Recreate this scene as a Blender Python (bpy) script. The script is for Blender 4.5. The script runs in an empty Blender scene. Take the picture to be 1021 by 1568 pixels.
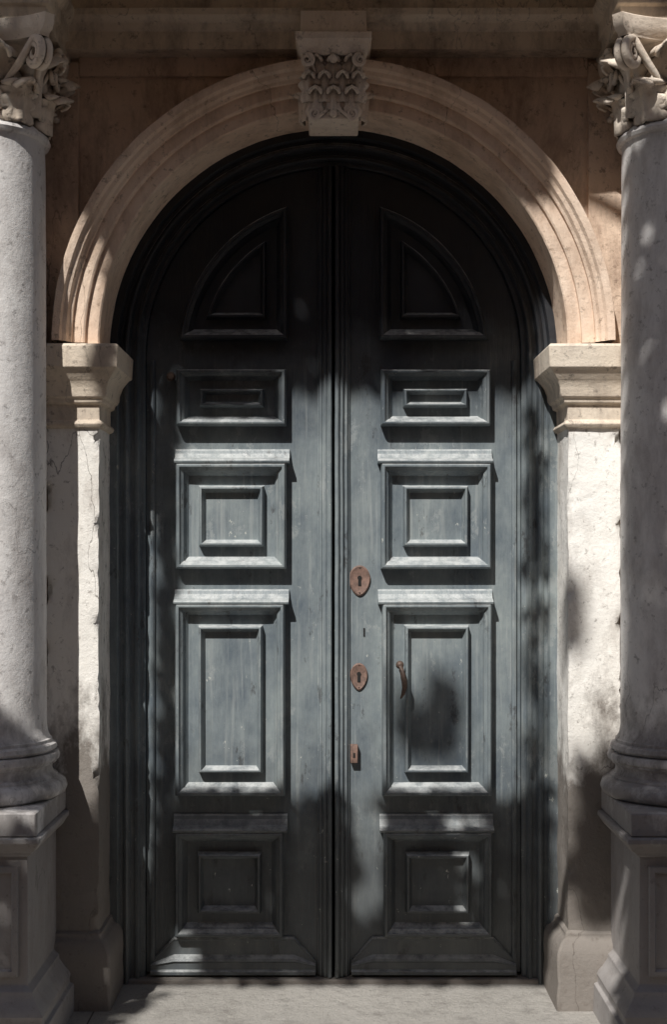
import bpy, bmesh, math, random
from mathutils import Vector, noise
random.seed(7)
D=5.0; HZ=1.625
def W(px,py,d=0.0):
    return ((px-510)*(D-d)/2000, -d, HZ+(850-py)*(D-d)/2000)
scene=bpy.context.scene
AZ=math.radians(25); EL=math.radians(48)
SD=Vector((math.sin(AZ)*math.cos(EL), math.cos(AZ)*math.cos(EL), -math.sin(EL)))

# ---------------------------------------------------------------- materials
def newmat(name):
    m=bpy.data.materials.new(name); m.use_nodes=True
    nt=m.node_tree; b=nt.nodes["Principled BSDF"]; return m,nt,b
def N(nt,t,**kw):
    n=nt.nodes.new(t)
    for k,v in kw.items(): setattr(n,k,v)
    return n
def coords(nt,scale=(1,1,1)):
    tc=N(nt,'ShaderNodeTexCoord'); mp=N(nt,'ShaderNodeMapping')
    mp.inputs['Scale'].default_value=scale
    nt.links.new(tc.outputs['Object'],mp.inputs['Vector']); return mp.outputs['Vector']
def noi(nt,scale,detail=4,rough=.6,vec=(1,1,1),dist=0):
    n=N(nt,'ShaderNodeTexNoise'); n.inputs['Scale'].default_value=scale
    n.inputs['Detail'].default_value=detail; n.inputs['Roughness'].default_value=rough
    n.inputs['Distortion'].default_value=dist
    nt.links.new(coords(nt,vec),n.inputs['Vector']); return n.outputs['Fac']
def ramp(nt,fac,stops):
    r=N(nt,'ShaderNodeValToRGB'); e=r.color_ramp.elements
    while len(e)<len(stops): e.new(.5)
    for i,(p,c) in enumerate(stops):
        e[i].position=p; e[i].color=(c,c,c,1) if not isinstance(c,tuple) else (*c,1)
    nt.links.new(fac,r.inputs['Fac']); return r.outputs['Color']
def mix(nt,fac,a,b,mode='MIX'):
    m=N(nt,'ShaderNodeMix',data_type='RGBA',blend_type=mode)
    for s,v in ((m.inputs[0],fac),(m.inputs[6],a),(m.inputs[7],b)):
        if hasattr(v,'links'): nt.links.new(v,s)
        elif isinstance(v,tuple): s.default_value=(*v,1)
        else: s.default_value=v
    return m.outputs[2]
def bump(nt,b,layers):
    prev=None
    for h,st,dist in layers:
        bp=N(nt,'ShaderNodeBump'); bp.inputs['Strength'].default_value=st; bp.inputs['Distance'].default_value=dist
        nt.links.new(h,bp.inputs['Height'])
        if prev: nt.links.new(prev,bp.inputs['Normal'])
        prev=bp.outputs['Normal']
    nt.links.new(prev,b.inputs['Normal'])

def stone(name,c1,c2,dirt,dirtamt=.6,ao=0.0,foot=0.0,cr=.7,bd=.010,thr=.46,crth=.53):
    m,nt,b=newmat(name)
    base=mix(nt,ramp(nt,noi(nt,1.8,4),[(.38,0.),(.62,1.)]),c1,c2)
    streak=ramp(nt,noi(nt,4.5,7,.74,(1.4,1.4,.55),.2),[(thr,0.),(thr+.2,dirtamt)])
    base=mix(nt,streak,base,dirt)
    spots=ramp(nt,noi(nt,30,4,.75),[(.58,0.),(.68,.6)])
    base=mix(nt,spots,base,tuple(x*.6 for x in dirt))
    if foot>0:   # rising damp near the pavement
        tc=N(nt,'ShaderNodeTexCoord'); sep=N(nt,'ShaderNodeSeparateXYZ'); nt.links.new(tc.outputs['Object'],sep.inputs[0])
        ad=N(nt,'ShaderNodeMath',operation='MULTIPLY_ADD'); ad.inputs[1].default_value=-1.6
        nt.links.new(noi(nt,5,6,.7,(1,1,.6)),ad.inputs[0]); nt.links.new(sep.outputs['Z'],ad.inputs[2])
        r=ramp(nt,ad.outputs[0],[(.0,foot),(.30,0.)])
        base=mix(nt,r,base,tuple(x*.5 for x in dirt))
    if cr>0:
        v=N(nt,'ShaderNodeTexVoronoi',feature='DISTANCE_TO_EDGE'); v.inputs['Scale'].default_value=2.4
        nz=N(nt,'ShaderNodeTexNoise'); nz.inputs['Scale'].default_value=4; nz.inputs['Detail'].default_value=7
        vec=coords(nt,(1,1,.35)); nt.links.new(vec,nz.inputs['Vector'])
        ad=N(nt,'ShaderNodeMix',data_type='VECTOR'); ad.inputs[0].default_value=.35
        nt.links.new(vec,ad.inputs[4]); nt.links.new(nz.outputs['Color'],ad.inputs[5])
        nt.links.new(ad.outputs[1],v.inputs['Vector'])
        crack=ramp(nt,v.outputs['Distance'],[(0.,1.),(.0035,0.)])
        ck=mix(nt,1.0,crack,ramp(nt,noi(nt,1.7,3),[(crth,0.),(crth+.07,cr)]),'MULTIPLY')
        base=mix(nt,ck,base,tuple(x*.4 for x in dirt))
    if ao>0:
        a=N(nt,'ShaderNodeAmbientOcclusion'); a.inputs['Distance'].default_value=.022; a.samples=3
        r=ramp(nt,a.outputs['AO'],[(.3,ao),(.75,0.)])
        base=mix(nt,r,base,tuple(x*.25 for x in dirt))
    nt.links.new(base,b.inputs['Base Color'])
    b.inputs['Roughness'].default_value=.85; b.inputs['Specular IOR Level'].default_value=.2
    bump(nt,b,[(noi(nt,13,8,.75),.8,bd)])
    return m
M_arch=stone('warm_stone',(.88,.71,.57),(.78,.58,.44),(.38,.25,.17),.6,cr=.8,crth=.46)
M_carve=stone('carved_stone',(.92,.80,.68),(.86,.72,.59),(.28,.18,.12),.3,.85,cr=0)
M_wall=stone('wall_stone',(.80,.63,.49),(.66,.49,.37),(.28,.19,.14),.8,crth=.46)
M_jamb=stone('jamb_stone',(.93,.90,.85),(.86,.82,.76),(.34,.29,.25),.55,foot=.9,thr=.50,cr=.9,crth=.42)
M_col=stone('column_stone',(.86,.83,.80),(.75,.72,.70),(.38,.34,.32),.6,foot=.75,cr=.6,bd=.006,crth=.46)
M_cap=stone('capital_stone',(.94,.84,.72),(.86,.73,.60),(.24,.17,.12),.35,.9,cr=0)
M_ent=stone('entablature_stone',(.80,.69,.55),(.66,.54,.42),(.24,.19,.15),.75,cr=.5)
M_imp=stone('impost_stone',(.80,.70,.58),(.70,.59,.47),(.30,.24,.20),.65,cr=.4)

def paint():
    m,nt,b=newmat('weathered_door_paint')
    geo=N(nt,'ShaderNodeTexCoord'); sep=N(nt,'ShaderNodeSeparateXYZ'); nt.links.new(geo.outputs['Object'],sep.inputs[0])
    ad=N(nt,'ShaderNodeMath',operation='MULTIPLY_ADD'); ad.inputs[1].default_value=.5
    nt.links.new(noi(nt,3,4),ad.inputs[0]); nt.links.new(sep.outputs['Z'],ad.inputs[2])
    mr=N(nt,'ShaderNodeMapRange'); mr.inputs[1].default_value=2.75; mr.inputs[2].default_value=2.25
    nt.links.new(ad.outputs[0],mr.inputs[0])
    shade_tone=mix(nt,mr.outputs[0],(.020,.021,.025),(.185,.208,.215))  # paint tone carries the light: near-black in arch shade, paler where sunlit
    patch=ramp(nt,noi(nt,2.6,9,.74,(1.3,1.3,.75),0),[(.36,0.),(.64,1.)])
    base=mix(nt,1.0,shade_tone,mix(nt,patch,(.55,.61,.70),(1.42,1.42,1.38)),'MULTIPLY')
    # worn patches with hard, chipped borders
    worn=ramp(nt,noi(nt,7,9,.78,(1,1,.6)),[(.575,0.),(.595,.5)])
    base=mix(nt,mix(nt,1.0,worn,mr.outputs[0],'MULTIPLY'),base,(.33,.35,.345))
    brown=ramp(nt,noi(nt,12,8,.78,(1,1,.45)),[(.585,0.),(.635,.65)])
    base=mix(nt,brown,base,(.036,.032,.032))
    run=ramp(nt,noi(nt,40,3,.6,(1,1,.05)),[(.56,0.),(.72,.45)])
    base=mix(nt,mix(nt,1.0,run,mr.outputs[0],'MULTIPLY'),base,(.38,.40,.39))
    # darker grey towards the bottom
    gr=N(nt,'ShaderNodeMath',operation='MULTIPLY_ADD'); gr.inputs[1].default_value=-.8
    nt.links.new(noi(nt,6,6,.7),gr.inputs[0]); nt.links.new(sep.outputs['Z'],gr.inputs[2])
    base=mix(nt,ramp(nt,gr.outputs[0],[(.0,.70),(.6,0.)]),base,(.050,.050,.050))
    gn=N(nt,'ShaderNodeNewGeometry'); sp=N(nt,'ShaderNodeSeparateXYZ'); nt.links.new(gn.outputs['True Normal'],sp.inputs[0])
    led=ramp(nt,sp.outputs['Z'],[(.25,0.),(.6,.75)])  # up-facing ledges painted pale as sunlit glints
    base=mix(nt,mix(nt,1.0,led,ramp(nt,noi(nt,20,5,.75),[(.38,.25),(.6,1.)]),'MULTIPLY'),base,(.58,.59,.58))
    fl=ramp(nt,noi(nt,34,5,.75,(1,1,.6)),[(.67,0.),(.68,.85)])
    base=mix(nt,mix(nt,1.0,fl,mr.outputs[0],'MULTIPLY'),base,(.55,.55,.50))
    nt.links.new(base,b.inputs['Base Color'])
    rr=ramp(nt,noi(nt,8,3),[(.3,.36),(.7,.60)]); nt.links.new(rr,b.inputs['Roughness'])
    b.inputs['Specular IOR Level'].default_value=.45
    bump(nt,b,[(noi(nt,14,7,.7,(3,3,.25)),.6,.007)])
    return m
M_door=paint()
def simple(name,c1,c2,rough=.6,metal=0,sc=30):
    m,nt,b=newmat(name)
    nt.links.new(mix(nt,ramp(nt,noi(nt,sc,4,.7),[(.35,0.),(.65,1.)]),c1,c2),b.inputs['Base Color'])
    b.inputs['Roughness'].default_value=rough; b.inputs['Metallic'].default_value=metal
    return m
M_copper=simple('rusty_plate',(.26,.16,.125),(.12,.078,.062),.7,.0,60)
M_black=simple('keyhole_dark',(.01,.01,.01),(.015,.013,.012),.9)
M_iron=simple('iron',(.16,.10,.075),(.08,.06,.05),.6,.2,80)
M_bark=simple('bark',(.13,.09,.06),(.07,.05,.04),.9,0,12)
M_leaf=simple('leaves',(.05,.10,.03),(.09,.13,.04),.6,0,4)
M_plaster=simple('plaster',(.36,.22,.14),(.28,.17,.11),.9,0,2)
M_glass=simple('window_glass',(.03,.035,.04),(.04,.045,.05),.15)
M_shut=simple('shutter_paint',(.05,.12,.08),(.04,.09,.06),.6)
def groundmat():
    m,nt,b=newmat('pavement_stone')
    base=mix(nt,ramp(nt,noi(nt,1.6,5,.6),[(.3,0.),(.7,1.)]),(.38,.355,.32),(.48,.45,.41))
    base=mix(nt,ramp(nt,noi(nt,7,7,.75),[(.50,0.),(.66,.6)]),base,(.21,.19,.17))
    base=mix(nt,ramp(nt,noi(nt,90,4,.75),[(.56,0.),(.66,.6)]),base,(.14,.13,.12))
    br=N(nt,'ShaderNodeTexBrick'); br.inputs['Scale'].default_value=1.0
    br.inputs['Brick Width'].default_value=2.35; br.inputs['Row Height'].default_value=1.1
    br.inputs['Mortar Size'].default_value=.004; br.inputs['Mortar Smooth'].default_value=.5
    mp=N(nt,'ShaderNodeMapping'); tc=N(nt,'ShaderNodeTexCoord'); mp.inputs['Location'].default_value=(2.03,.95,0)
    nt.links.new(tc.outputs['Object'],mp.inputs['Vector']); nt.links.new(mp.outputs[0],br.inputs['Vector'])
    base=mix(nt,br.outputs['Fac'],base,(.10,.09,.08))
    nt.links.new(base,b.inputs['Base Color']); b.inputs['Roughness'].default_value=.8
    bump(nt,b,[(noi(nt,26,8,.78),1.0,.016)])
    return m
M_ground=groundmat()

# ---------------------------------------------------------------- helpers
def empty(name):
    e=bpy.data.objects.new(name,None); scene.collection.objects.link(e); return e
def finish(bm,name,mat,parent=None,ang=32,bevel=0,solid=0,jit=0,recalc=True):
    if recalc: bmesh.ops.recalc_face_normals(bm,faces=bm.faces)
    if jit:
        for v in bm.verts:
            v.co+=noise.noise_vector(v.co*7)*jit+noise.noise_vector(v.co*31)*jit*.5
    for f in bm.faces: f.smooth=True
    for e in bm.edges:
        if len(e.link_faces)==2 and e.calc_face_angle(0)>math.radians(ang): e.smooth=False
    me=bpy.data.meshes.new(name); bm.to_mesh(me); bm.free()
    o=bpy.data.objects.new(name,me); scene.collection.objects.link(o)
    me.materials.append(mat)
    if parent: o.parent=parent
    if solid:
        s=o.modifiers.new('s','SOLIDIFY'); s.thickness=solid; s.offset=-1
    if bevel:
        s=o.modifiers.new('b','BEVEL'); s.width=bevel; s.segments=2; s.limit_method='ANGLE'; s.angle_limit=math.radians(40)
    return o
def loft(bm,rings,closed=True,cap0=False,cap1=False):
    vs=[[bm.verts.new(p) for p in r] for r in rings]
    n=len(rings[0])
    for a,b in zip(vs,vs[1:]):
        for i in range(n if closed else n-1):
            j=(i+1)%n
            try: bm.faces.new((a[i],a[j],b[j],b[i]))
            except ValueError: pass
    if cap0: bm.faces.new(vs[0][::-1])
    if cap1: bm.faces.new(vs[-1])
    return vs
def stack(bm,x0,x1,d0,d1,levels,sides=(1,1,0,1)):
    rings=[]
    for z,o in levels:
        a=x0-o*sides[0]; b=x1+o*sides[1]; f=d1+o*sides[3]; k=d0-o*sides[2]
        rings.append([(a,-f,z),(b,-f,z),(b,-k,z),(a,-k,z)])
    loft(bm,rings,True,True,True)
def box(bm,x0,x1,d0,d1,z0,z1): stack(bm,x0,x1,d0,d1,[(z0,0),(z1,0)])
def densebox(bm,x0,x1,d0,d1,z0,z1,step=.04,chip=0):
    nz=max(1,int((z1-z0)/step)); nx=max(1,int((x1-x0)/step)); nd=max(1,int((d1-d0)/step))
    rings=[]
    for k in range(nz+1):
        z=z0+(z1-z0)*k/nz; r=[]
        r+=[(x0+(x1-x0)*i/nx,-d1,z) for i in range(nx)]
        r+=[(x1,-(d1+(d0-d1)*i/nd),z) for i in range(nd)]
        r+=[(x1+(x0-x1)*i/nx,-d0,z) for i in range(nx)]
        r+=[(x0,-(d0+(d1-d0)*i/nd),z) for i in range(nd)]
        if chip:
            for idx,sg in ((0,1),(nx,-1)):
                c=max(0,noise.noise(Vector((sg*3,1,z*9)))+.5*noise.noise(Vector((sg,5,z*33)))-.12)*chip
                p=r[idx]; r[idx]=(p[0]+sg*c,p[1]+c,p[2])
        rings.append(r)
    loft(bm,rings,True,True,True)
def lathe(bm,prof,cx,cd,seg=72):
    rings=[[(cx+r*math.cos(2*math.pi*i/seg),-cd+r*math.sin(2*math.pi*i/seg),z) for i in range(seg)] for r,z in prof]
    loft(bm,rings,True,True,True)
def extrude_x(bm,prof,x0,x1,nx=1):
    rings=[[(x0+(x1-x0)*k/nx,-d,z) for d,z in prof] for k in range(nx+1)]
    loft(bm,rings,True,True,True)
def tube(bm,pts,rad,seg=8):
    rings=[]
    for i,p in enumerate(pts):
        p=Vector(p); t=(Vector(pts[min(i+1,len(pts)-1)])-Vector(pts[max(i-1,0)])).normalized()
        a=t.cross(Vector((.13,.91,.37))).normalized(); b=t.cross(a); r=rad[i]
        rings.append([p+a*r*math.cos(2*math.pi*k/seg)+b*r*math.sin(2*math.pi*k/seg) for k in range(seg)])
    loft(bm,rings,True,True,True)
ZC=2.3875   # arch springing
def sweep_arch(bm,prof,legs=None,n=96,a0=0,a1=180):
    rings=[]
    if legs is not None:
        for k in range(12): 
            z=legs+(ZC-legs)*k/12
            rings.append([(-r,-d,z) for r,d in prof])
    for i in range(n+1):
        t=math.radians(180-(a0+(a1-a0)*i/n))
        rings.append([(r*math.cos(t),-d,ZC+r*math.sin(t)) for r,d in prof])
    if legs is not None:
        for k in range(11,-1,-1):
            z=legs+(ZC-legs)*k/12
            rings.append([(r,-d,z) for r,d in prof])
    loft(bm,rings,False)

# ---------------------------------------------------------------- ground
bm=bmesh.new(); s=150
bm.faces.new([bm.verts.new(p) for p in ((-s,-s,0),(s,-s,0),(s,s,0),(-s,s,0))])
finish(bm,'pavement_ground',M_ground)

# ---------------------------------------------------------------- facade
fac=empty('stone_facade')
WD=.22
bm=bmesh.new()
n=96; R=.90
arc=[(R*math.cos(math.radians(180-180*i/n)),ZC+R*math.sin(math.radians(180-180*i/n))) for i in range(n+1)]
top=3.45
outer=[]
for x,z in arc:
    dx,dz=x,z-ZC
    k=1e9
    if abs(dx)>1e-6: k=min(k,1.2/abs(dx))
    if dz>1e-6: k=min(k,(top-ZC)/dz)
    outer.append((dx*k,ZC+dz*k))
va=[bm.verts.new((x,-WD-.03,z)) for x,z in arc]; vo=[bm.verts.new((x,-WD-.03,z)) for x,z in outer]
for i in range(n): bm.faces.new((va[i],va[i+1],vo[i+1],vo[i]))
finish(bm,'spandrel_wall',M_wall,fac)
for sx in (-1,1):
    bm=bmesh.new(); x0,x1=(-6,-1.05) if sx<0 else (1.05,6)
    densebox(bm,x0,x1,-.3,WD,-.05,3.44,.3)
    a,b=(-1.055,-1.02) if sx<0 else (1.02,1.055)
    box(bm,a,b,-.3,.12,-.05,3.44)
    finish(bm,'side_wall',M_wall,fac)
    bm=bmesh.new()
    a,b=(-1.08,-.925) if sx<0 else (.925,1.08)
    stack(bm,a,b,.1,.272,[(2.30,0),(3.41,0)])
    finish(bm,'spandrel_border',M_wall,fac,bevel=.004)
bm=bmesh.new(); stack(bm,-.923,.923,.1,.270,[(3.36,0),(3.428,0)]); finish(bm,'spandrel_top_border',M_wall,fac,bevel=.003)
bm=bmesh.new(); box(bm,-6,6,-.3,.18,3.9,7.5); finish(bm,'upper_wall',M_wall,fac)
bm=bmesh.new()
sweep_arch(bm,[(.845,-.06),(.845,.0),(.845,.15),(.845,.292),(.850,.297),(.893,.297),(.894,.312),(.900,.316),(.938,.316),(.939,.330),(.948,.335),(.955,.350),(.968,.356),(.975,.370),(.99,.376),(1.0,.376),(1.002,.37),(1.004,.22)],n=120)
finish(bm,'archivolt',M_arch,fac,ang=28,jit=.0022)
for sx in (-1,1):
    def X(a,b): return (a,b) if sx<0 else (-b,-a)
    bm=bmesh.new(); a,b=X(-1.035,-.846)
    densebox(bm,a,b,-.06,.30,.0,2.20,.02,chip=.03)
    finish(bm,'pilaster_shaft',M_jamb,fac,ang=50,jit=.004)
    bm=bmesh.new()
    sd=(1,1,0,1)
    stack(bm,a,b,-.06,.302,[(2.08,.0),(2.085,.012),(2.095,.018),(2.105,.012),(2.11,.003),(2.165,.004),(2.17,.018),(2.185,.022),(2.19,.030),(2.205,.034),(2.225,.036),(2.25,.046),(2.275,.066),(2.285,.072),(2.29,.080),(2.365,.084),(2.374,.078),(2.3868,.0)],sd)
    finish(bm,'impost',M_imp,fac,bevel=.003,jit=.0016)
    bm=bmesh.new()
    stack(bm,a,b,-.05,.301,[(-.01,.048),(.05,.049),(.10,.046),(.15,.049),(.20,.046),(.215,.040),(.235,.030),(.25,.012),(.265,.010),(.275,.0)],sd)
    finish(bm,'pilaster_base',M_jamb,fac,bevel=.009,jit=.004)
# entablature
bm=bmesh.new()
prof=[(.0,3.427),(.35,3.427),(.352,3.488),(.362,3.492),(.372,3.512),(.385,3.516),(.40,3.53),(.402,3.552),(.36,3.558),(.36,3.70),(.40,3.71),(.43,3.745),(.60,3.76),(.96,3.78),(.96,3.84),(1.0,3.88),(1.01,3.93),(.2,4.02),(0,4.02)]
extrude_x(bm,prof,-6,6,80)
finish(bm,'entablature',M_ent,fac,jit=.0018)
for sx in (-1,1):
    bm=bmesh.new()
    a,b=(-1.49,-.955) if sx<0 else (.955,1.49)
    stack(bm,a,b,.1,.66,[(3.402,0),(3.45,0),(3.455,.012),(3.50,.014),(3.515,.03),(3.53,.04),(3.55,.042),(3.555,.01),(3.72,.01),(3.74,.06),(3.764,.075)])
    finish(bm,'entablature_block',M_ent,fac,bevel=.003)

# ---- carved leaves
def acanthus(bm,o,out,up,h,w,curl=.45,rows=22,cols=10,lobes=4.5):
    o=Vector(o); out=Vector(out).normalized(); up=Vector(up).normalized(); sd=up.cross(out).normalized()
    g=[]
    for i in range(rows+1):
        s=i/rows
        U=h*math.sin(s*math.pi*.64); O=h*curl*(s**2.6)+.004
        ww=w*.5*(.85+.25*math.sin(math.pi*s))*(1-.55*s**5)*(.66+.34*abs(math.sin(lobes*math.pi*s+.4)))
        row=[]
        for j in range(cols+1):
            u=-1+2*j/cols
            lift=-.28*w*abs(u)**2*.6+.045*w*math.cos(u*math.pi*3)+.05*w*(1-abs(u))
            droop=-.10*h*abs(u)**1.5*(0.3+s)
            row.append(bm.verts.new(o+up*(U+droop)+out*(O+lift+.02)+sd*u*ww))
        g.append(row)
    for i in range(rows):
        for j in range(cols): bm.faces.new((g[i][j],g[i][j+1],g[i+1][j+1],g[i+1][j]))
def volute(bm,c,e1,e2,r0,turns=1.9,tr=.012,stem=None):
    c=Vector(c); e1=Vector(e1).normalized(); e2=Vector(e2).normalized()
    pts=[];rad=[]
    if stem is not None:
        p1=c+e1*0+e2*r0; s=Vector(stem)
        for i in range(10):
            t=i/10; q=s.lerp(p1,t); q=q+e2*(-.25*r0*math.sin(t*math.pi)); pts.append(q); rad.append(tr*(.5+.5*t))
    nn=int(26*turns)
    for i in range(nn+1):
        t=i/nn; a=math.pi/2-t*turns*2*math.pi; r=r0*(1-.82*t)
        pts.append(c+e1*r*math.cos(a)+e2*r*math.sin(a)); rad.append(tr*(1-.55*t))
    rad[-1]=tr*.7
    tube(bm,pts,rad,8)
def ball(bm,c,r):
    m=bmesh.ops.create_icosphere(bm,subdivisions=2,radius=r)
    for v in m['verts']: v.co+=Vector(c)

# ---------------------------------------------------------------- columns on pedestals
def column(sx):
    e=empty('stone_column')
    cx=sx*1.21; cd=.445
    bm=bmesh.new()
    prof=[(.17,.94),(.232,.945),(.240,.955),(.236,.968),(.222,.975),(.222,.985),(.216,.988),(.208,1.005),(.2035,1.03)]
    for k in range(1,30):
        z=1.03+(3.04-1.03)*k/30; prof.append((.2035-.004*(k/30)**1.6,z))
    prof+=[(.1985,3.035),(.201,3.05),(.213,3.055),(.218,3.066),(.213,3.078),(.200,3.082),(.198,3.09),(.19,3.1)]
    lathe(bm,prof,cx,cd,96); finish(bm,'shaft',M_col,e,jit=.0016)
    bm=bmesh.new()
    prof=[(.2,.785),(.252,.79),(.268,.80),(.274,.818),(.268,.838),(.250,.85),(.240,.853),(.240,.860),(.226,.868),(.222,.885),(.226,.898),(.237,.903),(.237,.908),(.247,.915),(.250,.927),(.244,.94),(.2,.945)]
    lathe(bm,prof,cx,cd,80); finish(bm,'attic_base',M_col,e,ang=40,jit=.0025)
    bm=bmesh.new()
    xi=sx*.965; xo=sx*1.44; a,b=min(xi,xo),max(xi,xo)
    stack(bm,a,b,.10,.77,[(.71,-.004),(.715,0),(.783,0),(.788,-.004)])
    finish(bm,'plinth',M_col,e,bevel=.008,jit=.003)
    bm=bmesh.new()
    xi=sx*1.0; xo=sx*1.40; a,b=min(xi,xo),max(xi,xo)
    stack(bm,a,b,.10,.735,[(0,.075),(.10,.073),(.105,.060),(.12,.058),(.135,.062),(.15,.055),(.165,.040),(.19,.022),(.205,.020),(.212,.010),(.222,.0),(.64,.0),(.646,.012),(.655,.016),(.662,.028),(.685,.042),(.69,.048),(.706,.048),(.709,.04)])
    finish(bm,'pedestal',M_col,e,bevel=.005,jit=.003)
    bm=bmesh.new()
    def rl(i,d): return [(a+i,-(.735+d),.25+i*.0+i),(b-i,-(.735+d),.25+i),(b-i,-(.735+d),.61-i),(a+i,-(.735+d),.61-i)]
    a+=.03; b-=.03
    loft(bm,[rl(0,.0),rl(0.002,.012),rl(.018,.014),rl(.024,.002),rl(.03,.002)],True,False,True)
    finish(bm,'pedestal_panel',M_col,e)
    bm=bmesh.new()
    lathe(bm,[(.185,3.085),(.19,3.1),(.192,3.18),(.20,3.26),(.225,3.32),(.24,3.338)],cx,cd,48)
    finish(bm,'bell',M_cap,e)
    bm=bmesh.new(); Z=Vector((0,0,1))
    for k in range(8):
        t=math.radians(45*k-90); o=Vector((math.cos(t),math.sin(t),0))
        acanthus(bm,Vector((cx,-cd,3.085))+o*.190,o,Z,.13,.165,.55)
        t=math.radians(45*k-67.5); o=Vector((math.cos(t),math.sin(t),0))
        acanthus(bm,Vector((cx,-cd,3.12))+o*.188,o,Z,.195,.16,.50)
    finish(bm,'acanthus_leaves',M_cap,e,ang=60,solid=.008,recalc=False)
    bm=bmesh.new()
    for k in range(4):
        t=math.radians(90*k-45); o=Vector((math.cos(t),math.sin(t),0)); s=Vector((-o.y,o.x,0))
        base=Vector((cx,-cd,3.285))
        for q in (-1,1):
            volute(bm,base+o*.325+s*q*.014,o,Z,.048,2.0,.016,stem=base+o*.17+s*q*.075+Z*-.12)
        t=math.radians(90*k-90); o=Vector((math.cos(t),math.sin(t),0)); s=Vector((-o.y,o.x,0))
        for q in (-1,1):
            volute(bm,base+o*.235+s*q*.035,s*-q,Z,.032,1.6,.012,stem=base+o*.18+s*q*.10+Z*-.10)
        ball(bm,base+o*.265+Z*.062,.020)
        for p in range(6):
            a=p*math.pi/3; ball(bm,base+o*.252+Z*(.062+.028*math.sin(a))+s*.028*math.cos(a),.017)
    finish(bm,'volutes',M_cap,e,ang=60)
    bm=bmesh.new()
    rings=[]
    for z,off in ((3.335,-.022),(3.345,-.018),(3.355,-.006),(3.37,0),(3.398,.004),(3.401,.0)):
        r=[]
        for k in range(4):
            t=math.radians(90*k-90); o=Vector((math.cos(t),math.sin(t),0)); s=Vector((-o.y,o.x,0))
            for i in range(13):
                u=-1+2*i/12
                dd=.272+off-.045*(1-u*u)
                r.append(Vector((cx,-cd,z))+o*(dd+.018*abs(u)**4)+s*u*(.265+off))
        rings.append(r)
    loft(bm,rings,True,True,True); finish(bm,'abacus',M_cap,e,ang=35)
    return e
column(-1); column(1)

# ---------------------------------------------------------------- keystone
ks=empty('carved_keystone')
bm=bmesh.new()
rings=[]
for k in range(13):
    t=k/12; z=3.165+(3.385-3.165)*t
    hw=.089+.018*t; f=.385+.055*t**1.5+.012*math.sin(t*math.pi*2)
    rings.append([(-hw,-f,z),(hw,-f,z),(hw,-.2,z),(-hw,-.2,z)])
loft(bm,rings,True,True,True); finish(bm,'keystone_body',M_carve,ks,bevel=.003)
bm=bmesh.new()
stack(bm,-.108,.108,.1,.45,[(3.368,0),(3.373,.006),(3.385,.008),(3.395,.014),(3.412,.020),(3.417,.024),(3.440,.026),(3.443,.008),(3.52,.006)])
stack(bm,-.086,.086,.22,.40,[(3.158,0),(3.162,.004),(3.180,.004),(3.184,0)])
finish(bm,'keystone_cap',M_carve,ks,bevel=.002)
bm=bmesh.new(); Z=Vector((0,0,1)); F=Vector((0,-1,0))
for x in (-.064,0,.064): acanthus(bm,(x,-.385,3.172),F,Z,.09,.082,.36,lobes=3.5)
for x in (-.086,-.032,.032,.086): acanthus(bm,(x,-.390,3.218),F,Z,.095,.074,.38,lobes=3.5)
for x in (-.060,0,.060): acanthus(bm,(x,-.395,3.275),F,Z,.095,.072,.36,lobes=3.5)
for sx in (-1,1):
    for z in (3.18,3.25): 
        acanthus(bm,(sx*.094,-.30,z),Vector((sx,-.2,0)),Z,.10,.09,.25)
finish(bm,'carved_leaves',M_carve,ks,ang=60,solid=.007,recalc=False)
bm=bmesh.new()
for q in (-1,1):
    volute(bm,(q*.092,-.455,3.348),Vector((-q,0,0)),Z,.022,1.7,.009,stem=(q*.05,-.41,3.29))
    volute(bm,(q*.065,-.410,3.176),Vector((q,0,0)),Vector((0,0,-1)),.020,1.5,.008,stem=(0,-.405,3.20))
ball(bm,(.0,-.45,3.355),.016)
ball(bm,(0,-.41,3.176),.014)
finish(bm,'carved_scrolls',M_carve,ks,ang=60)

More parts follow.
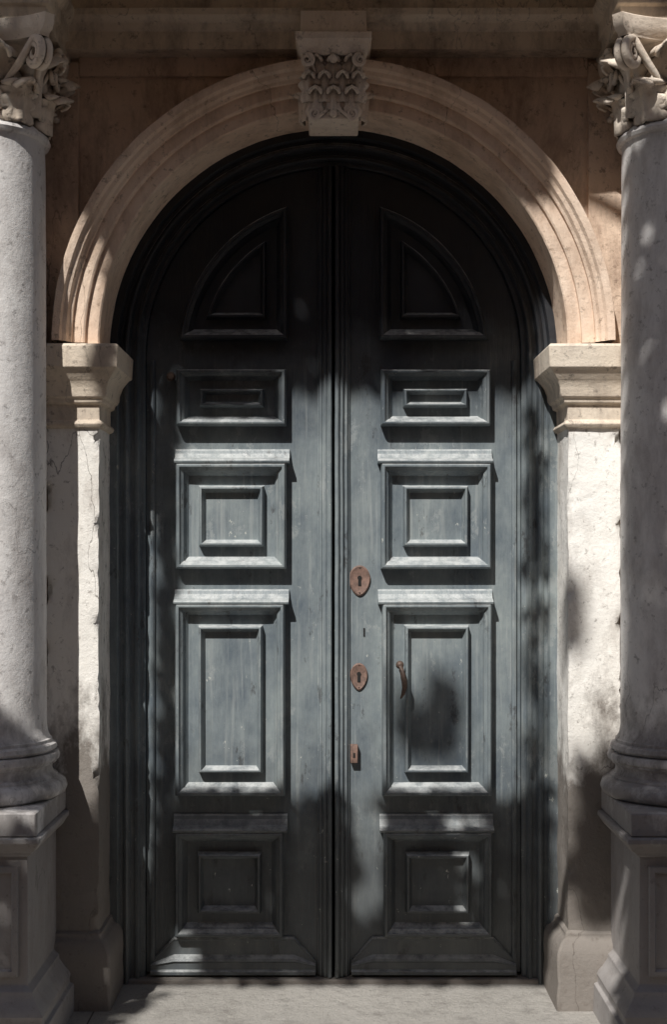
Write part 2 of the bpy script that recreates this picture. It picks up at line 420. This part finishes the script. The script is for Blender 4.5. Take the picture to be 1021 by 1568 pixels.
# ---------------------------------------------------------------- door
door=empty('arched_double_door')
bm=bmesh.new()
sweep_arch(bm,[(.862,.0),(.862,.07),(.835,.072),(.818,.074),(.814,.066),(.812,.05),(.800,.05),(.796,.056),(.786,.060),(.778,.056),(.775,.045),(.772,.034),(.757,.034),(.754,.042),(.744,.044),(.738,.036),(.735,.022),(.722,.020),(.7185,.016),(.7180,-.03)],legs=.0,n=96)
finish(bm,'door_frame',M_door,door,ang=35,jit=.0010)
def leaf(sx):
    bm=bmesh.new()
    pts=[(.004,.03)]+[(.7165,.03)]
    for i in range(49):
        t=math.radians(90*i/48*.9965); pts.append((.7165*math.cos(t),ZC+.7165*math.sin(t)))
    f=[(sx*x,0,z) for x,z in pts]; b=[(sx*x,.05,z) for x,z in pts]
    loft(bm,[f,b],True,True,True)
    def px(p): return sx*(510-p)/400.0
    def pz(p): return (1500-p)/400.0
    LO=[(0,-.004),(0,.040),(.003,.052),(.007,.057),(.015,.057),(.017,.048),(.021,.044),(.029,.036),(.032,.023),(.041,.012),(.046,.003),(.084,.002),(.086,.004),(.088,.032),(.092,.041),(.098,.041),(.100,.032),(.107,.016),(.111,.009)]
    def panel(x0,x1,y0,y1,sy=1,sxx=1):
        xa,xb=sorted((px(x0),px(x1))); za,zb=pz(y1),pz(y0)
        loft(bm,[[(xa+i*sxx,-d,za+i*sy),(xb-i*sxx,-d,za+i*sy),(xb-i*sxx,-d,zb-i*sy),(xa+i*sxx,-d,zb-i*sy)] for i,d in LO],True,False,True)
    def hood(x0,x1,y1,h=.050):
        xa,xb=sorted((px(x0),px(x1))); z=pz(y1)
        prof=[(-.003,z+h),(.008,z+h-.001),(.012,z+h-.006),(.016,z+h-.018),(.028,z+.016),(.056,z+.008),(.060,z+.002),(.058,z-.005),(.050,z-.008),(-.003,z-.008)]
        extrude_x(bm,prof,xa,xb)
    xr=(510-440)/400; zb=pz(522); R0=.588
    rings=[]
    for i,d in LO:
        i=i*.95; R=R0-i; x0=xr+i; z0=zb+i
        t1=math.acos(x0/R); t0=math.asin((z0-ZC)/R)
        r=[(x0,z0)]+[(R*math.cos(t0+(t1-t0)*k/24),ZC+R*math.sin(t0+(t1-t0)*k/24)) for k in range(25)]
        rings.append([(sx*x,-d,z) for x,z in r])
    loft(bm,rings,True,False,True)
    panel(271,438,568,653,.83); 
    panel(270,438,710,871); hood(268,443,708)
    panel(269,436,923,1216); hood(267,442,922)
    panel(268,434,1270,1430); hood(266,440,1268,.056)
    def vstrip(prof,z0,z1f):
        r0=[(sx*x,-d,z0) for x,d in prof]; 
        r1=[(sx*x,-d,z1f(x)) for x,d in prof]
        mid=[[(sx*x,-d,z0+(z1f(x)-z0)*k/40) for x,d in prof] for k in range(1,40)]
        loft(bm,[r0]+mid+[r1],True,True,True)
    top=lambda x: ZC+math.sqrt(.7165**2-x*x)-.002
    g=.0055 if sx<0 else .0045
    vstrip([(g,-.01),(g,.040),(g+.003,.048),(.014,.050),(.020,.047),(.022,.034),(.026,.034),(.029,.038),(.036,.036),(.038,.024),(.043,.022),(.046,.026),(.053,.024),(.056,.012),(.062,.010),(.064,-.003)],.022,top)
    vstrip([(.700,-.003),(.700,.012),(.690,.014),(.684,.010),(.682,-.003)],.03,lambda x: ZC-.02)
    prof=[(-.003,.168),(.010,.166),(.014,.158),(.010,.150),(.012,.100),(.026,.088),(.030,.078),(.022,.072),(.022,.045),(.034,.040),(.036,.028),(-.003,.026)]
    rings=[]
    for k,(x,m) in enumerate(((.068,0),(.15,1),(.61,1),(.698,0))):
        rings.append([(sx*x,-d,(z if (m or z<.06) else .06+(z-.06)*.12)) for d,z in prof])
    loft(bm,rings,True,True,True)
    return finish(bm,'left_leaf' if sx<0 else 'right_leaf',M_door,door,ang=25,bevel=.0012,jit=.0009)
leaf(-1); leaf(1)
# metalwork
def escutcheon(cx,cz,rx,rz,name='keyhole_escutcheon'):
    e=empty(name); e.parent=door
    bm=bmesh.new(); rings=[]
    for k,(s,d) in enumerate(((1,.0),(1,.004),(.90,.0075),(.84,.006),(.0001,.0062))):
        r=[]
        for i in range(40):
            t=2*math.pi*i/40; c,sn=math.cos(t),math.sin(t)
            f=1+.10*max(0,-sn)**4
            r.append((cx+rx*s*c*(1-.12*max(0,-sn)),-.002-d,cz+rz*s*sn*f))
        rings.append(r)
    loft(bm,rings,True,False,False); finish(bm,'plate',M_copper,e,ang=50)
    bm=bmesh.new()
    pts=[(cx+.0085*math.cos(t),cz+.008+.0085*math.sin(t)) for t in [math.radians(a) for a in range(-50,231,20)]]
    pts+=[(cx-.006,cz-.022),(cx+.006,cz-.022)]
    loft(bm,[[(x,-.0105,z) for x,z in pts],[(x,-.006,z) for x,z in pts]],True,True,True)
    finish(bm,'keyhole',M_black,e)
    bm=bmesh.new()
    for q in (-1,1): 
        m=bmesh.ops.create_icosphere(bm,subdivisions=2,radius=.0035)
        for v in m['verts']: v.co=Vector((v.co.x+cx,v.co.y*.5-.0095,v.co.z+cz+q*rz*.86))
    finish(bm,'rivets',M_iron,e)
x,_,z=W(550,888); escutcheon(x,z,.042,.056)
x,_,z=W(549,1035); escutcheon(x,z,.034,.050)
x,_,z=W(541.5,1153)
bm=bmesh.new(); stack(bm,x-.013,x+.013,0,.028,[(z-.035,0),(z-.033,.001),(z+.033,.001),(z+.035,0)])
o=finish(bm,'latch_plate',M_copper,door,bevel=.002)
bm=bmesh.new(); box(bm,x-.004,x+.004,.02,.030,z-.014,z+.004); finish(bm,'latch_slot',M_black,door)
x,_,z=W(557,968); bm=bmesh.new(); box(bm,x-.003,x+.003,-.01,.003,z-.016,z+.016); finish(bm,'letter_slit',M_black,door)
x,_,z=W(612,1042)
bm=bmesh.new()
tube(bm,[(x-.004,-.02,z+.062),(x,-.060,z+.060),(x+.004,-.072,z+.042),(x+.012,-.076,z+.01),(x+.014,-.074,z-.02),(x+.008,-.068,z-.045),(x,-.060,z-.062)],[.009,.008,.009,.011,.010,.007,.003],12)
ball(bm,(x-.003,-.050,z+.064),.016)
finish(bm,'pull_handle',M_iron,door,ang=60)
x,_,z=W(262,578)
bm=bmesh.new(); tube(bm,[(x,0,z),(x,-.02,z),(x,-.024,z),(x,-.036,z)],[.009,.009,.018,.012],14); finish(bm,'door_knob',M_iron,door,ang=50)
bm=bmesh.new(); stack(bm,-.845,.845,-.1,.055,[(-.01,0),(.014,0),(.018,-.004)]); finish(bm,'door_sill',M_jamb,fac,bevel=.003,jit=.001)
bm=bmesh.new(); box(bm,-.95,.95,-.32,-.06,0,3.4); finish(bm,'dark_interior',M_black,fac)

# ---------------------------------------------------------------- house across the lane
ob=empty('plaster_house')
HY=8.4; HH=8.1
bm=bmesh.new(); box(bm,-16,16,HY,HY+7,0,HH); finish(bm,'walls',M_plaster,ob)
bm=bmesh.new(); stack(bm,-16,16,HY-.1,HY+7,[(HH,0),(HH+.1,.3),(HH+.2,.35),(HH+.25,.3)],(1,1,1,1)); finish(bm,'eaves',M_ent,ob)
for i in range(7):
    for z in (1.2,5.0):
        x=-11.4+i*3.8
        bm=bmesh.new(); box(bm,x-.5,x+.5,HY-.07,HY+.02,z,z+1.7); finish(bm,'window_pane',M_glass,ob)
        bm=bmesh.new(); box(bm,x-.6,x+.6,HY-.12,HY+.03,z-.12,z-.003); box(bm,x-.6,x+.6,HY-.1,HY+.03,z+1.703,z+1.85); finish(bm,'window_surround',M_jamb,ob)
        bm=bmesh.new(); box(bm,x-1.05,x-.52,HY-.09,HY-.02,z,z+1.7); box(bm,x+.52,x+1.05,HY-.09,HY-.02,z,z+1.7); finish(bm,'shutter',M_shut,ob)

# ---------------------------------------------------------------- unseen tree added behind the viewer to cast shade
tree=empty('shadow_caster_tree')
def sm(a,b,x):
    t=max(0,min(1,(x-a)/(b-a))); return t*t*(3-2*t)
def inr(x,y,x0,x1,y0,y1,s=12):
    return sm(x0-s,x0+s,x)*(1-sm(x1-s,x1+s,x))*sm(y0-s,y0+s,y)*(1-sm(y1-s,y1+s,y))
def dens(x,y):  # leaf density shaped after the shade wanted on door and stone
    v=0
    v=max(v,inr(x,y,250,818,400,598 if x>430 else 650,6))
    v=max(v,inr(x,y,790,880,400,490,6))
    v=max(v,.8*inr(x,y,130,245,400,545,8))
    v=max(v,inr(x,y,243,268,590,1300,5))
    v=max(v,.6*inr(x,y,808,840,650,1300,8))
    lim=1230 if 238<x<850 else (1364 if x<=238 else (1279 if x>915 else 9999))
    d=inr(x,y,100,1130,lim,1530,8 if 238<x<850 else 14)
    d*=1-inr(x,y,540,592,1235,1410,8)
    d*=1-inr(x,y,255,312,1440,1520,6)
    d*=1-.8*inr(x,y,695,748,1250,1450,6)
    v=max(v,d)
    v=max(v,.8*inr(x,y,615,700,1050,1165,14))
    v=max(v,.9*inr(x,y,892,922,1025,1125,10))
    v=max(v,inr(x,y,1005,1250,560,1600,10))
    v=max(v,.9*inr(x,y,40,290,1590,1900,20))
    v=max(v,inr(x,y,1010,1300,1560,1950,20))
    return v
bm=bmesh.new()
area=(1300-40)*(1950-400)/160000.0
cands=int(area*1900)
cnt=0
for _ in range(cands):
    x=random.uniform(40,1300); y=random.uniform(400,1950)
    if random.random()>dens(x,y): continue
    t0=5.2 if y<1500 else 6.8
    if x>600 and 1000<y<1500 and not (x<850 and y>1215): t0=9.0
    P=Vector(((x-510)/400,0,(1500-y)/400))-SD*random.uniform(t0,t0+1.2)  # leaf set back along the sun ray from its shadow spot
    n_=Vector((random.gauss(0,1)-SD.x*1.2,random.gauss(0,1)-SD.y*1.2,random.gauss(0,1)-SD.z*1.2)).normalized()
    a=n_.cross(Vector((random.random(),random.random(),random.random()))).normalized(); b=n_.cross(a)
    L=random.uniform(.034,.047); w=L*.6
    pts=[P-a*L,P-a*L*.4+b*w,P+a*L*.35+b*w*.85,P+a*L,P+a*L*.35-b*w*.85,P-a*L*.4-b*w]
    bm.faces.new([bm.verts.new(p) for p in pts]); cnt+=1
print('leaves',cnt)
finish(bm,'shadow_foliage',M_leaf,tree,recalc=False)
bm=bmesh.new()
T0=Vector((2.8,-7.6,0)); T1=Vector((2.6,-7.2,3.8)); T2=Vector((1.6,-6.2,5.6))
def limb(pl,r0,r1,n=8):
    pts=[];rad=[]; m=(len(pl)-1)*n
    for i in range(m+1):
        s=i/n; k=min(int(s),len(pl)-2); t=s-k
        p0=Vector(pl[max(k-1,0)]);p1=Vector(pl[k]);p2=Vector(pl[k+1]);p3=Vector(pl[min(k+2,len(pl)-1)])
        q=.5*((2*p1)+(p2-p0)*t+(2*p0-5*p1+4*p2-p3)*t*t+(3*p1-p0-3*p2+p3)*t**3)
        q+=noise.noise_vector(q*1.5)*.04
        pts.append(q); rad.append(r0+(r1-r0)*i/m)
    tube(bm,pts,rad,10)
limb([T0,T1,T2],.26,.10)
finish(bm,'trunk',M_bark,tree)
bm=bmesh.new()
def tgt(x,y,t): return Vector(((x-510)/400,0,(1500-y)/400))-SD*t
limb([T2,tgt(1200,1650,7),tgt(1090,1420,6.4),tgt(800,1470,6.0),tgt(520,1470,6.0),tgt(330,1400,6.0),tgt(190,1480,6.3),tgt(170,1750,7)],.06,.010)
limb([T2,tgt(1230,1500,7),tgt(1120,1000,6.4),tgt(1070,600,6.0),tgt(860,455,6.0),tgt(560,520,6.0),tgt(330,540,6.0)],.05,.008)
limb([T2,tgt(1300,1850,7.4),tgt(1100,1800,7.4)],.05,.012)
limb([T2,tgt(1150,1350,9.5),tgt(920,1320,9.5)],.05,.012)
finish(bm,'limbs',M_bark,tree)

# ---------------------------------------------------------------- light & camera
w=bpy.data.worlds.new("World"); scene.world=w; w.use_nodes=True
nt=w.node_tree; bg=nt.nodes['Background']; sky=nt.nodes.new('ShaderNodeTexSky'); sky.sky_type='NISHITA'
sky.sun_disc=False; sky.sun_elevation=EL; sky.sun_rotation=math.radians(205)
nt.links.new(sky.outputs[0],bg.inputs[0]); bg.inputs[1].default_value=.065
l=bpy.data.lights.new('sun','SUN'); l.energy=5; l.angle=math.radians(.5); l.color=(1,.98,.94)
lo=bpy.data.objects.new('sun',l); scene.collection.objects.link(lo); lo.rotation_euler=SD.to_track_quat('-Z','Y').to_euler()
c=bpy.data.cameras.new('camera'); co=bpy.data.objects.new('camera',c); scene.collection.objects.link(co)
co.location=(0,-D,HZ); co.rotation_euler=(math.radians(90),0,0)
c.sensor_fit='VERTICAL'; c.sensor_height=36; c.lens=36*D/3.92; c.shift_y=66/1568; c.clip_end=500
scene.camera=co
scene.view_settings.view_transform='Standard'; scene.view_settings.look='None'; scene.view_settings.exposure=0
